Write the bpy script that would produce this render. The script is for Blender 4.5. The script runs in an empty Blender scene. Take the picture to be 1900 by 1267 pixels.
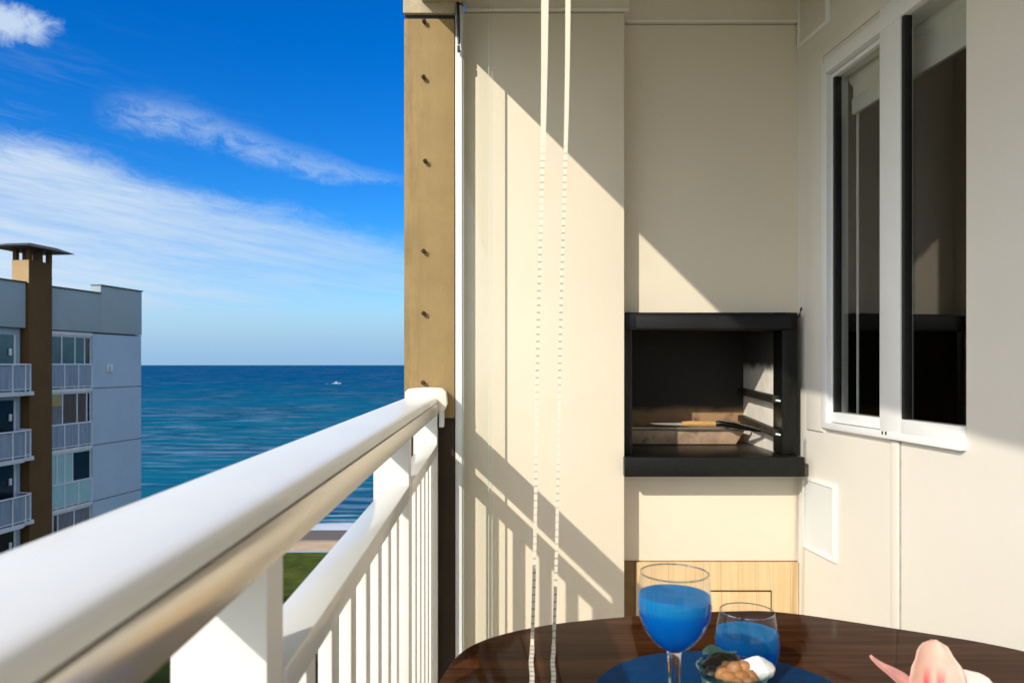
import bpy, bmesh, math, random
from mathutils import Vector, Matrix
random.seed(7)
sc = bpy.context.scene
COL = sc.collection
R = math.radians
F = 1400.0                       # focal length in photo pixels; eye at the origin, floor at z = -1.2, +Y into the view

# ------------------------------------------------------------------ camera, sky, sun, exposure
cd = bpy.data.cameras.new("camera")
cam = bpy.data.objects.new("camera", cd)
COL.objects.link(cam)
cam.location = (0, 0, 0)
cam.rotation_euler = (R(90), 0, 0)
cd.sensor_width = 36
cd.lens = 36 * F / 1900
cd.shift_y = 43.5 / 1900
cd.clip_start = 0.01
cd.clip_end = 80000
cd.dof.use_dof = True
cd.dof.focus_distance = 2.5
cd.dof.aperture_fstop = 9.0
sc.camera = cam

SUN = Vector((.70, 1.0, -.69))   # travel direction of sunlight
sd = bpy.data.lights.new("sun", 'SUN')
sd.energy = 3.65
sd.angle = R(.5)
sd.color = (1.0, .93, .80)
sun = bpy.data.objects.new("sun", sd)
COL.objects.link(sun)
sun.rotation_euler = SUN.to_track_quat('-Z', 'Y').to_euler()
sun.location = (-20, -30, 30)
EL = math.atan2(.69, math.hypot(.7, 1.0))

world = bpy.data.worlds.new("World")
sc.world = world
world.use_nodes = True
wt = world.node_tree
wt.nodes.clear()


class X:
    """tiny expression wrapper round math nodes"""
    tree = None

    def __init__(s, v): s.v = v

    @staticmethod
    def m(op, *a, clamp=False):
        n = X.tree.nodes.new('ShaderNodeMath')
        n.operation = op
        n.use_clamp = clamp
        for i, q in enumerate(a):
            q = q.v if isinstance(q, X) else q
            if isinstance(q, (int, float)): n.inputs[i].default_value = q
            else: X.tree.links.new(q, n.inputs[i])
        return X(n.outputs[0])

    def __add__(s, o): return X.m('ADD', s, o)
    def __radd__(s, o): return X.m('ADD', o, s)
    def __sub__(s, o): return X.m('SUBTRACT', s, o)
    def __rsub__(s, o): return X.m('SUBTRACT', o, s)
    def __mul__(s, o): return X.m('MULTIPLY', s, o)
    def __rmul__(s, o): return X.m('MULTIPLY', o, s)
    def __truediv__(s, o): return X.m('DIVIDE', s, o)


def ramp(x, a, b, lo=0.0, hi=1.0, smooth=True):
    n = X.tree.nodes.new('ShaderNodeMapRange')
    n.interpolation_type = 'SMOOTHSTEP' if smooth else 'LINEAR'
    n.clamp = True
    X.tree.links.new(x.v, n.inputs['Value'])
    for k, v in (('From Min', a), ('From Max', b), ('To Min', lo), ('To Max', hi)):
        if isinstance(v, X): X.tree.links.new(v.v, n.inputs[k])
        else: n.inputs[k].default_value = v
    return X(n.outputs['Result'])


def curve(x, pts):
    n = X.tree.nodes.new('ShaderNodeFloatCurve')
    lo, hi = pts[0][0], pts[-1][0]
    c = n.mapping.curves[0]
    ys = [p[1] for p in pts]
    y0, y1 = min(ys), max(ys)
    q = [((p[0] - lo) / (hi - lo), (p[1] - y0) / max(1e-6, (y1 - y0))) for p in pts]
    c.points[0].location = q[0]
    c.points[1].location = q[-1]
    for p in q[1:-1]: c.points.new(*p)
    n.mapping.update()
    t = X.m('DIVIDE', x - lo, hi - lo, clamp=True)
    X.tree.links.new(t.v, n.inputs['Value'])
    return X(n.outputs[0]) * (y1 - y0) + y0


def noise(vec, scale, detail=4, rough=.55, dist=0.0):
    n = X.tree.nodes.new('ShaderNodeTexNoise')
    n.inputs['Scale'].default_value = scale
    n.inputs['Detail'].default_value = detail
    n.inputs['Roughness'].default_value = rough
    n.inputs['Distortion'].default_value = dist
    if vec is not None: X.tree.links.new(vec, n.inputs['Vector'])
    return X(n.outputs['Fac'])


def comb(x, y, z):
    n = X.tree.nodes.new('ShaderNodeCombineXYZ')
    for i, q in enumerate((x, y, z)):
        if isinstance(q, X): X.tree.links.new(q.v, n.inputs[i])
        else: n.inputs[i].default_value = q
    return n.outputs[0]


def sep(v):
    n = X.tree.nodes.new('ShaderNodeSeparateXYZ')
    X.tree.links.new(v, n.inputs[0])
    return X(n.outputs[0]), X(n.outputs[1]), X(n.outputs[2])


def mixc(f, a, b, mode='MIX'):
    n = X.tree.nodes.new('ShaderNodeMix')
    n.data_type = 'RGBA'
    n.blend_type = mode
    for k, q in ((0, f), (6, a), (7, b)):
        q = q.v if isinstance(q, X) else q
        if isinstance(q, (int, float)): n.inputs[k].default_value = q
        elif isinstance(q, tuple): n.inputs[k].default_value = (*q, 1)
        else: X.tree.links.new(q, n.inputs[k])
    return n.outputs[2]


# sky: Nishita plus thin procedural cirrus, all in azimuth / elevation degrees
X.tree = wt
sky = wt.nodes.new('ShaderNodeTexSky')
sky.sky_type = 'NISHITA'
sky.sun_disc = False
sky.sun_elevation = EL
sky.sun_rotation = math.atan2(-SUN.x, -SUN.y)
sky.air_density = 1.0
sky.dust_density = .2
sky.ozone_density = 2.5
tc = wt.nodes.new('ShaderNodeTexCoord')
gx, gy, gz = sep(tc.outputs['Generated'])
az = X.m('ARCTAN2', gx, gy) * 57.2958
el = X.m('ARCSINE', gz) * 57.2958
flow = el + az * .13                                  # streaks fall gently to the right
v1 = comb(az * .055, flow * .42, 0.0)
v2 = comb(az * .16, flow * 1.5, 3.7)
n1 = noise(v1, 1.0, 7, .6, .6)
n2 = noise(v2, 1.0, 8, .68, .4)
n3 = noise(comb(az * .5, flow * 1.1, 9.1), 1.0, 9, .72, .9)
# the broad veil under a sloping upper edge
edge = curve(az, [(-60, 15.5), (-34, 14.6), (-30, 14.5), (-26, 13.3), (-22, 12.5), (-18, 11.7), (-8, 9.9), (20, 6.5), (60, 5)])
veil = ramp(edge - el + (n1 - .5) * 2.2 + (n3 - .5) * 2.2, -.35, 2.3)
dens = ramp(az * -1, -5, 34, .56, 1.0) * ramp(n2, .25, .68, .62, 1.0) * ramp(n1, .25, .7, .70, 1.0)
low = ramp(el, 0, 6.0, 1.0, 1.0)
veil = veil * dens * low
# a separate wisp above it
mid = curve(az, [(-30, 15.6), (-28, 16.6), (-24, 16.6), (-20, 15.7), (-15.5, 14.5), (-8, 13.6), (0, 13.0)])
wid = curve(az, [(-30, .5), (-26, 1.5), (-20, 1.35), (-15, 1.3), (-11, .7), (-6, .45), (0, .2)])
d = X.m('ABSOLUTE', el - mid + (n3 - .5) * 1.8 + (n1 - .5) * 1.2)
wisp = ramp(d / wid, .1, 1.25, 1, 0) * ramp(az, -29.5, -26) * ramp(az, -13, -6, 1, .25) * ramp(n3, .25, .72, .05, .95)
# a small puff at the upper left
px_ = (az + 34.0) / 3.2
pz_ = (el - 20.7) / 1.25
pr = X.m('SQRT', px_ * px_ + pz_ * pz_) + (noise(comb(az * .7, el * .9, 1.3), 1.0, 8, .65, .6) - .5) * 1.6
puff = ramp(pr, .25, 1.15, 1, 0) * .85
thin = ramp(n1 * n2, .22, .5) * ramp(az, -14, -36, 0, .22) * ramp(el, 24, 14)
cl = X.m('MAXIMUM', X.m('MAXIMUM', X.m('MAXIMUM', veil, ramp(el, 9.5, .5, .0, .97)), wisp * .45), X.m('MAXIMUM', puff, thin), clamp=True)
hs = wt.nodes.new('ShaderNodeHueSaturation')
hs.inputs['Saturation'].default_value = 1.5
wt.links.new(sky.outputs[0], hs.inputs['Color'])
skyc = mixc(1.0, hs.outputs[0], (.42, .93, 1.38), 'MULTIPLY')
# unseen bright cloud, added over the rest of the sky to fill the shade
azd = X.m('ABSOLUTE', az + 15.0)
rest = ramp(azd, 38, 70) * ramp(noise(tc.outputs['Generated'], 2.2, 6, .6), .36, .62, .25, .9)
skyc = mixc(cl, skyc, mixc(ramp(el, -.5, 6), (2.5, 4.25, 6.4), mixc(ramp(az * -1, 8, 32), (4.3, 5.9, 7.3), (5.4, 6.5, 7.7))))
skyc = mixc(rest, skyc, mixc(ramp(X.m('SINE', az / 57.2958), -.35, .35), (19.0, 19.0, 18.5), (6.5, 7.2, 8.2)))
bg = wt.nodes.new('ShaderNodeBackground')
bg.inputs['Strength'].default_value = .12
wt.links.new(skyc, bg.inputs['Color'])
wo = wt.nodes.new('ShaderNodeOutputWorld')
wt.links.new(bg.outputs[0], wo.inputs[0])

sc.view_settings.view_transform = 'Standard'
sc.view_settings.look = 'None'
sc.view_settings.exposure = 0.0
sc.view_settings.gamma = 1.0
sc.render.engine = 'CYCLES'
sc.cycles.use_denoising = True
sc.cycles.max_bounces = 10
sc.cycles.transparent_max_bounces = 16
sc.cycles.sample_clamp_indirect = 8.0
sc.cycles.blur_glossy = .5

# ------------------------------------------------------------------ materials
MATS = {}


def mat(name, col, rough=.6, var=.06, scale=6.0, bump=0.0, bscale=120.0, metal=0.0, coat=0.0, spec=.5, fn=None, stretch=(1, 1, 1), local=False):
    """principled surface with a little procedural mottling and grain"""
    if name in MATS: return MATS[name]
    m = bpy.data.materials.new(name)
    m.use_nodes = True
    t = m.node_tree
    X.tree = t
    b = t.nodes['Principled BSDF']
    co = t.nodes.new('ShaderNodeTexCoord').outputs['Object'] if local else t.nodes.new('ShaderNodeNewGeometry').outputs['Position']
    mp = t.nodes.new('ShaderNodeMapping')
    mp.inputs['Scale'].default_value = stretch
    t.links.new(co, mp.inputs['Vector'])
    v = mp.outputs[0]
    n = noise(v, scale, 6, .6)
    lo = tuple(c * (1 - var) for c in col)
    hi = tuple(min(1, c * (1 + var)) for c in col)
    c = mixc(ramp(n, .3, .7), lo, hi)
    if fn: c = fn(t, v, c, b)
    t.links.new(c, b.inputs['Base Color'])
    b.inputs['Roughness'].default_value = rough
    b.inputs['Metallic'].default_value = metal
    b.inputs['Coat Weight'].default_value = coat
    b.inputs['Coat Roughness'].default_value = .06
    b.inputs['Specular IOR Level'].default_value = spec
    if bump:
        bn = t.nodes.new('ShaderNodeBump')
        bn.inputs['Strength'].default_value = bump
        bn.inputs['Distance'].default_value = .002
        t.links.new(noise(v, bscale, 5, .6).v, bn.inputs['Height'])
        t.links.new(bn.outputs[0], b.inputs['Normal'])
    MATS[name] = m
    return m


def glass(name, tint=(1, 1, 1), ior=1.5, rough=0.0, extra=0.0):
    """thin sheet of glass: see-through, reflecting by angle"""
    m = bpy.data.materials.new(name)
    m.use_nodes = True
    t = m.node_tree
    t.nodes.clear()
    X.tree = t
    o = t.nodes.new('ShaderNodeOutputMaterial')
    tr = t.nodes.new('ShaderNodeBsdfTransparent')
    tr.inputs[0].default_value = (*tint, 1)
    g = t.nodes.new('ShaderNodeBsdfGlossy')
    g.inputs['Roughness'].default_value = rough
    fr = t.nodes.new('ShaderNodeFresnel')
    gb_ = t.nodes.new('ShaderNodeNewGeometry')         # same reflection on both faces of a thin sheet
    t.links.new((X(gb_.outputs['Backfacing']) * (1 / ior - ior) + ior).v, fr.inputs[0])
    f = X.m('ADD', X(fr.outputs[0]), extra, clamp=True)
    mx = t.nodes.new('ShaderNodeMixShader')
    t.links.new(f.v, mx.inputs[0])
    t.links.new(tr.outputs[0], mx.inputs[1])
    t.links.new(g.outputs[0], mx.inputs[2])
    t.links.new(mx.outputs[0], o.inputs[0])
    MATS[name] = m
    return m


def stains(t, v, c, b):                                # weathering runs on the pillar
    x, y, z = sep(v)
    n = noise(comb(x * 34, y * 3, z * 2.2), 1.0, 8, .7)
    n_ = noise(comb(x * 9, y * 9, z * 5), 1.0, 8, .75)
    left = ramp(x, -.335, -.235, .95, .12)
    f = ramp(n + n_ * .7, .70, .98) * left
    return mixc(f * .75, c, (.22, .155, .075))


M_pillar = mat("tan_render", (.35, .245, .113), .85, .06, 9, .5, 260, fn=stains, spec=.2)
M_beam = mat("beam_render", (.50, .42, .29), .9, .12, 30, .8, 240, spec=.2)
M_cream = mat("cream_paint", (.775, .69, .55), .55, .02, 2.5, .12, 350, spec=.3)
M_header = mat("cream_paint_header", (.79, .71, .575), .5, .02, 3, .1, 350, spec=.3)
M_niche = mat("cream_paint_niche", (.775, .69, .55), .45, .02, 2.0, .10, 320, spec=.35)
M_side = mat("offwhite_paint", (.75, .705, .63), .55, .02, 2.0, .12, 320, spec=.3)
M_ceil = mat("ceiling_paint", (.80, .77, .70), .8, .02)
M_floor = mat("floor_tile", (.55, .50, .42), .4, .06, 4)
M_white = mat("white_powder_coat", (.86, .86, .84), .42, .02, 4, .03, 400, coat=.2)
M_trim = mat("champagne_anodised", (.74, .70, .635), .20, .03, 8, .02, 60, metal=.62)
M_mid = mat("gloss_white_rail", (.82, .82, .80), .32, .02, 5, coat=.35)
M_mid.node_tree.nodes['Principled BSDF'].inputs['Coat Roughness'].default_value = .04
M_picket = mat("white_picket_paint", (.84, .83, .80), .40, .02, 5, .05, 300)
M_alu = mat("white_aluminium", (.80, .81, .81), .32, .02, 3)
M_dark = mat("dark_plastic", (.018, .014, .011), .5, .2, 30)
M_screw = mat("brown_peg", (.05, .028, .015), .6, .3, 80)
M_granite = mat("black_granite", (.0065, .0068, .0055), .35, .35, 90, .1, 300, spec=.28)
M_black = mat("black_enamel", (.004, .004, .004), .4, .2, 20, spec=.25)
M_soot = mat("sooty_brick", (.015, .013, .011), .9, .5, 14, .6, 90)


def scorched(t, v, c, b):
    n = noise(v, 16, 8, .7, .5)
    return mixc(ramp(n, .52, .75), c, (.05, .04, .03))


def shaded_back(t, v, c, b):                                 # shade of the unlit upper back wall put into its colour
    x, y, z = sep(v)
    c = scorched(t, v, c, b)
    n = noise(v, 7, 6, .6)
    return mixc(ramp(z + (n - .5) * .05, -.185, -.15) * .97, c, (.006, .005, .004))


def shaded_side(t, v, c, b):  # shade above the sunlit patch put into the brick colour
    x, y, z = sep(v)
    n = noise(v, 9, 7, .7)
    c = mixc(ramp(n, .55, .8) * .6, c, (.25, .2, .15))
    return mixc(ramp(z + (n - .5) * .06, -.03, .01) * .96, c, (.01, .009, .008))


M_brick = mat("back_plate", (.34, .205, .10), .7, .15, 10, .3, 120, fn=shaded_back)
M_fire = mat("pale_firebrick", (.88, .82, .71), .85, .10, 12, .4, 120, fn=shaded_side)
M_tray = mat("used_steel", (.42, .29, .19), .5, .3, 14, .5, 90, metal=.1, fn=scorched)
M_steel = mat("bright_steel", (.62, .58, .52), .3, .1, 20, metal=.9)
M_handlewood = mat("pale_handle_wood", (.62, .36, .13), .5, .15, 40, stretch=(1, 6, 6))


def planks(t, v, c, b):                                # maple-look cabinet: narrow boards with dark joints
    x, y, z = sep(v)
    w = x * 17.5
    fr = X.m('FRACT', w)
    idx = X.m('FLOOR', w)
    wn = t.nodes.new('ShaderNodeTexWhiteNoise')
    wn.noise_dimensions = '1D'
    t.links.new(idx.v, wn.inputs['W'])
    g = noise(comb(x * 55, y * 4, z * 3.0), 1.0, 6, .65, .8)
    c = mixc(ramp(g, .35, .75) * .55, c, (.52, .33, .145))
    c = mixc(X(wn.outputs['Value']) * .35, c, (.66, .44, .22))
    j = X.m('MAXIMUM', ramp(fr, .0, .03, 1, 0), ramp(fr, .975, 1.0))
    return mixc(j * .55, c, (.25, .14, .06))


M_maple = mat("maple_veneer", (.74, .54, .30), .45, .05, 6, fn=planks)
M_shade_brown = mat("shaded_cabinet_end", (.20, .115, .04), .6, .15, 20)


def walnut(t, v, c, b):
    x, y, z = sep(v)
    g = noise(comb(x * 2.2, y * 34, z), 1.0, 8, .65, .6)
    g2 = noise(comb(x * 9, y * 160, z), 1.0, 5, .7, .3)
    c = mixc(ramp(g, .35, .7), (.042, .014, .005), (.098, .037, .014))
    return mixc(ramp(g2, .5, .8) * .5, c, (.016, .007, .003))


M_table = mat("walnut_lacquer", (.06, .03, .012), .13, .1, 5, coat=.14, spec=.0, fn=walnut)
M_mat = mat("navy_weave", (.0, .043, .140), .7, .15, 60, .6, 500, spec=.1)
def bright_top(t, v, c, b):                               # paler cyan top paints in the brighter look of the liquid's surface
    x, y, z = sep(v)
    k = X.m('MAXIMUM', ramp(z, -.281, -.272), ramp(z, -.402, -.393) * ramp(z, -.36, -.37))
    return mixc(k, c, (.012, .33, .66))


M_drink = mat("blue_drink", (.0, .215, .70), .08, .04, 14, coat=.0, spec=.12, fn=bright_top)
_b = M_drink.node_tree.nodes['Principled BSDF']
_b.inputs['Transmission Weight'].default_value = .25
_b.inputs['IOR'].default_value = 1.33
_b.inputs['Roughness'].default_value = .25
_t = M_drink.node_tree                                  # sunlight glows through the liquid
_tl = _t.nodes.new('ShaderNodeBsdfTranslucent')
_tl.inputs[0].default_value = (.0, .30, .85, 1)
_mx = _t.nodes.new('ShaderNodeMixShader')
_mx.inputs[0].default_value = .38
_t.links.new(_b.outputs[0], _mx.inputs[1])
_t.links.new(_tl.outputs[0], _mx.inputs[2])
_t.links.new(_mx.outputs[0], [q for q in _t.nodes if q.type == 'OUTPUT_MATERIAL'][0].inputs[0])
M_glass = glass("clear_glass", (.975, .982, .985), 1.42, 0.0, .004)
M_rim = glass("glass_edge", (.62, .70, .70), 1.6, .02, .25)
M_stem = mat("stem_glass", (.95, .97, .98), .02, .01, 5)
M_stem.node_tree.nodes['Principled BSDF'].inputs['Transmission Weight'].default_value = 1.0
M_stem.node_tree.nodes['Principled BSDF'].inputs['IOR'].default_value = 1.5
M_teal = glass("teal_glass", (.70, .93, .90), 1.5, .0, .14)
M_pane = glass("window_glass", (.90, .91, .89), 1.44, .0, .02)
M_curtainglass = glass("curtain_glass", (.985, .99, .985), 1.25)
M_edge = mat("polished_glass_edge", (.62, .68, .62), .2, .03)
M_rubber = mat("black_seal", (.008, .008, .008), .6, .1)
M_blind = mat("blind_fabric", (.84, .82, .76), .8, .04, 40, .3, 600)
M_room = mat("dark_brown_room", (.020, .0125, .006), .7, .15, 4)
M_ward = mat("dark_wood_door", (.04, .022, .010), .5, .2, 3, stretch=(12, 12, 1))
M_hatch = mat("grey_hatch_panel", (.72, .735, .72), .5, .02, 6)
M_hatchf = mat("white_hatch_frame", (.90, .89, .86), .4, .02)


def ticks(t, v, c, b):                                 # dark knots along the lower half of the cord
    x, y, z = sep(v)
    f = X.m('FRACT', z * 86.0)
    k = ramp(f, .10, .14) * ramp(f, .34, .38, 1, 0)
    n = noise(comb(x * 3, y, z * 6), 1.0, 3)
    k = k * ramp(z, .40, .30) * ramp(n, .35, .55, .15, 1.0)
    fy = X.m('FRACT', y * 60.0)
    k = X.m('MAXIMUM', k, ramp(fy, .05, .1) * ramp(fy, .3, .36, 1, 0) * ramp(z, -.445, -.447))
    return mixc(k * .5, c, (.05, .045, .035))


M_cord = mat("cream_cord", (.79, .72, .595), .7, .02, 30, fn=ticks)
M_nut = mat("roasted_nut", (.40, .185, .065), .5, .25, 60, .5, 160)
M_prune = mat("dark_dried_fruit", (.012, .010, .006), .35, .4, 60, .6, 130)
M_porc = mat("white_porcelain", (.86, .86, .84), .2, .01)
M_cream_in = mat("cream_glaze", (.86, .80, .66), .3, .02)


def petal_col(t, v, c, b):
    x, y, z = sep(v)                                   # generated in petal space: x across, y along
    a = X.m('ABSOLUTE', x)
    n = noise(comb(x * 260, y * 35, z), 1.0, 4, .6, .5)
    f = ramp(X.m('ABSOLUTE', a - .008) + (n - .5) * .009, .0070, .0015) * ramp(y, .050, .018)
    c = mixc(ramp(n, .3, .7) * .3, c, (.76, .46, .30))
    return mixc(f * .9, c, (.72, .055, .085))


M_petal = mat("orchid_petal", (.70, .44, .36), .5, .04, 60, fn=petal_col, local=True)
M_petalw = mat("orchid_white_petal", (.82, .74, .69), .5, .03, 40)
M_sepal = mat("orchid_pink_sepal", (.66, .33, .29), .5, .15, 70)
M_stemg = mat("orchid_stem", (.42, .42, .16), .5, .1)


def lawn(t, v, c, b):
    n = noise(v, .35, 8, .7)
    n2 = noise(v, 3.0, 6, .7)
    c = mixc(ramp(n, .35, .7), (.034, .046, .005), (.085, .100, .010))
    return mixc(ramp(n2, .5, .75) * .6, c, (.03, .042, .006))


M_lawn = mat("lawn", (.05, .08, .015), .95, .2, 2, fn=lawn, spec=.1)


def sandy(t, v, c, b):
    x, y, z = sep(v)
    n = noise(comb(x * .05, y * .15, 0.0), 1.0, 6, .6)
    wet = ramp(y + (n - .5) * 5, 83.2, 85.6)
    return mixc(wet, c, (.135, .115, .10))


M_sand = mat("sand", (.50, .36, .23), .9, .08, .4, fn=sandy, spec=.15)


def water(t, v, c, b):
    x, y, z = sep(v)
    ly = X.m('LOGARITHM', y, 2.718)                    # swell gets shorter towards the shore
    n = noise(comb(x * .012, ly * 9.0, 0.0), 1.0, 8, .68, .8)
    n2 = noise(comb(x * .05, ly * 34.0, 4.0), 1.0, 7, .7, .5)
    far = ramp(ly, 5.2, 7.4)
    c = mixc(far, (.006, .125, .215), (.0, .068, .190))
    c = mixc(ramp(n, .42, .60) * ramp(far, 0, 1, .75, .4), c, (.0, .048, .115))
    near = ramp(ly, 6.6, 5.0)
    c = mixc(ramp(n2 * .55 + n * .45, .47, .62) * ramp(near * 1.0, 0, 1, .22, .7), c, (.16, .29, .44))
    n4 = noise(comb(x * .03, y * .35, 2.0), 1.0, 7, .65, .5)
    foam = X.m('MAXIMUM', ramp(y + (n4 - .5) * 9, 96.5, 94.0), ramp(n4, .56, .64) * ramp(y, 104, 98) * ramp(y, 96, 98) * .8)
    c = mixc(foam * .88, c, (.62, .66, .72))
    bn = t.nodes.new('ShaderNodeBump')
    bn.inputs['Strength'].default_value = .8
    bn.inputs['Distance'].default_value = 1.2
    t.links.new((noise(comb(x * .12, y * .3, 0.0), 1.0, 9, .68, .6)).v, bn.inputs['Height'])
    t.links.new(bn.outputs[0], b.inputs['Normal'])
    return c


M_sea = mat("sea_water", (.01, .1, .2), .45, .05, .01, fn=water, spec=.0)

# ------------------------------------------------------------------ mesh helpers
WL = {}                                                # world location of every empty


def thing(name, label, cat, loc=(0, 0, 0), group=None):
    o = bpy.data.objects.new(name, None)
    COL.objects.link(o)
    o.empty_display_size = .05
    o.location = loc
    o['label'] = label
    o['category'] = cat
    if group: o['group'] = group
    WL[o] = Vector(loc)
    return o


def tag(o, label, cat, group=None):
    o['label'] = label
    o['category'] = cat
    if group: o['group'] = group
    return o


class MB:
    def __init__(s, M=None):
        s.v, s.f, s.M = [], [], M

    def add(s, vs, fs):
        n = len(s.v)
        s.v += [Vector(p) for p in vs]
        s.f += [[i + n for i in f] for f in fs]
        return s

    def box(s, x0, x1, y0, y1, z0, z1):
        return s.add([(x, y, z) for z in (z0, z1) for y in (y0, y1) for x in (x0, x1)],
                     [(0, 2, 3, 1), (4, 5, 7, 6), (0, 1, 5, 4), (2, 6, 7, 3), (0, 4, 6, 2), (1, 3, 7, 5)])

    def prism_y(s, poly, y0, y1):                      # XZ outline run along Y
        n = len(poly)
        vs = [(x, y0, z) for x, z in poly] + [(x, y1, z) for x, z in poly]
        fs = [list(range(n)), list(range(2 * n - 1, n - 1, -1))]
        fs += [(i, i + n, (i + 1) % n + n, (i + 1) % n) for i in range(n)]
        return s.add(vs, fs)

    def prism_z(s, poly, z0, z1):
        n = len(poly)
        vs = [(x, y, z0) for x, y in poly] + [(x, y, z1) for x, y in poly]
        fs = [list(range(n - 1, -1, -1)), list(range(n, 2 * n))]
        fs += [(i, (i + 1) % n, (i + 1) % n + n, i + n) for i in range(n)]
        return s.add(vs, fs)

    def lathe(s, prof, c, n=40, sx=1.0):
        vs, fs = [], []
        for r, z in prof:
            for k in range(n):
                a = 2 * math.pi * k / n
                vs.append((c[0] + r * math.cos(a) * sx, c[1] + r * math.sin(a), c[2] + z))
        for i in range(len(prof) - 1):
            for k in range(n):
                a, b = i * n + k, i * n + (k + 1) % n
                fs.append((a, b, b + n, a + n))
        return s.add(vs, fs)

    def tube(s, pts, r, n=10, cap=True):
        pts = [Vector(p) for p in pts]
        rs = r if isinstance(r, (list, tuple)) else [r] * len(pts)
        vs, fs = [], []
        for i, p in enumerate(pts):
            t = (pts[min(i + 1, len(pts) - 1)] - pts[max(i - 1, 0)]).normalized()
            a = t.orthogonal().normalized() if abs(t.z) > .95 else t.cross(Vector((0, 0, 1))).normalized()
            b = t.cross(a)
            for k in range(n):
                q = 2 * math.pi * k / n
                vs.append(p + (a * math.cos(q) + b * math.sin(q)) * rs[i])
        for i in range(len(pts) - 1):
            for k in range(n):
                a, b = i * n + k, i * n + (k + 1) % n
                fs.append((a, b, b + n, a + n))
        if cap:
            fs.append(list(range(n - 1, -1, -1)))
            fs.append([(len(pts) - 1) * n + k for k in range(n)])
        return s.add(vs, fs)

    def build(s, name, m, parent=None, bevel=0.0, smooth=True, angle=35, kind=None):
        off = WL.get(parent, Vector((0, 0, 0)))
        me = bpy.data.meshes.new(name)
        bm = bmesh.new()
        vs = [bm.verts.new((s.M @ p if s.M else p) - off) for p in s.v]
        for f in s.f:
            try: bm.faces.new([vs[i] for i in f])
            except ValueError: pass
        bmesh.ops.recalc_face_normals(bm, faces=bm.faces)
        if bevel:
            es = [e for e in bm.edges if len(e.link_faces) == 2 and e.calc_face_angle(0) > R(30)]
            bmesh.ops.bevel(bm, geom=es, offset=bevel, segments=2, profile=.6, affect='EDGES', clamp_overlap=True)
        for e in bm.edges:
            e.smooth = not (len(e.link_faces) == 2 and e.calc_face_angle(0) > R(angle))
        for f in bm.faces: f.smooth = smooth
        bm.to_mesh(me)
        bm.free()
        o = bpy.data.objects.new(name, me)
        COL.objects.link(o)
        o.data.materials.append(m)
        if parent: o.parent = parent
        WL[o] = off
        if kind: o['kind'] = kind
        return o


def box(*a, M=None): return MB(M).box(*a)


def bx(name, m, parent, x0, x1, y0, y1, z0, z1, bevel=.002, M=None):
    return box(x0, x1, y0, y1, z0, z1, M=M).build(name, m, parent, bevel)


FLOOR = -1.2
# ------------------------------------------------------------------ far setting: lawn, beach, sea
MB().add([(-400, -300, -19.6), (400, -300, -19.6), (400, 79, -19.6), (-400, 79, -19.6)], [(0, 1, 2, 3)]).build("ground", M_lawn, kind='structure', smooth=False)
sand = MB()
xs = [-500 + i * 4 for i in range(251)]
vs = []
for x in xs:
    e = 78.6 + .5 * math.sin(x * .21) + .35 * math.sin(x * .57 + 1) + random.uniform(-.2, .2)
    vs += [(x, e, -19.55), (x, 85, -19.75), (x, 130, -21.5)]
sand.add(vs, [(3 * i + j, 3 * i + 3 + j, 3 * i + 4 + j, 3 * i + 1 + j) for i in range(250) for j in (0, 1)]).build("beach", M_sand, kind='structure')
sea = MB()
vs = []
for x in xs:
    vs += [(x, 90.4 + .8 * math.sin(x * .09) + .4 * math.sin(x * .31 + 2), -20.0)]
n = len(xs)
sea.add(vs + [(-500, 130, -20.0), (500, 130, -20.0), (60000, 60000, -20.0), (-60000, 60000, -20.0), (-60000, 130, -20.0), (60000, 130, -20.0)],
        [list(range(n)) + [n + 1, n], (n, n + 1, n + 5, n + 2, n + 3, n + 4)]).build("water", M_sea, kind='structure', smooth=False)

# ------------------------------------------------------------------ motor boat far out
M_boat = mat("boat_gelcoat", (.5, .53, .56), .4, .05, 1)
t = thing("motor_boat", "tiny white motor boat far out on the open blue sea", "boat", (-186.0, 800.0, -20.0))
bx_, by_ = -186.0, 800.0
hull = []
for sx_, hw, zt in ((-4.2, 1.0, .95), (-1.5, 1.2, .95), (1.6, 1.1, 1.05), (3.4, .6, 1.2), (4.6, .04, 1.35)):
    hull.append([(bx_ + sx_, by_ - hw, -20 + zt), (bx_ + sx_, by_ - hw * .6, -20.1), (bx_ + sx_, by_ + hw * .6, -20.1), (bx_ + sx_, by_ + hw, -20 + zt)])
hb = MB().add([p for r_ in hull for p in r_], [(4 * i + j, 4 * i + (j + 1) % 4, 4 * i + 4 + (j + 1) % 4, 4 * i + 4 + j) for i in range(4) for j in range(4)] + [(0, 1, 2, 3), (16, 17, 18, 19)])
hb.build("hull", M_boat, t)
box(bx_ - 1.8, bx_ + 1.2, by_ - .8, by_ + .8, -19.05, -18.0).build("cabin", M_boat, t, .15)
w = MB().add([(bx_ - 12, by_ - 2.2, -19.97), (bx_ - 4, by_ - .8, -19.97), (bx_ - 4, by_ + .8, -19.97), (bx_ - 12, by_ + 2.2, -19.97)], [(0, 1, 2, 3)])
w.build("wake", mat("wake_foam", (.6, .66, .7), .9, .2, .8), t)

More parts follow.
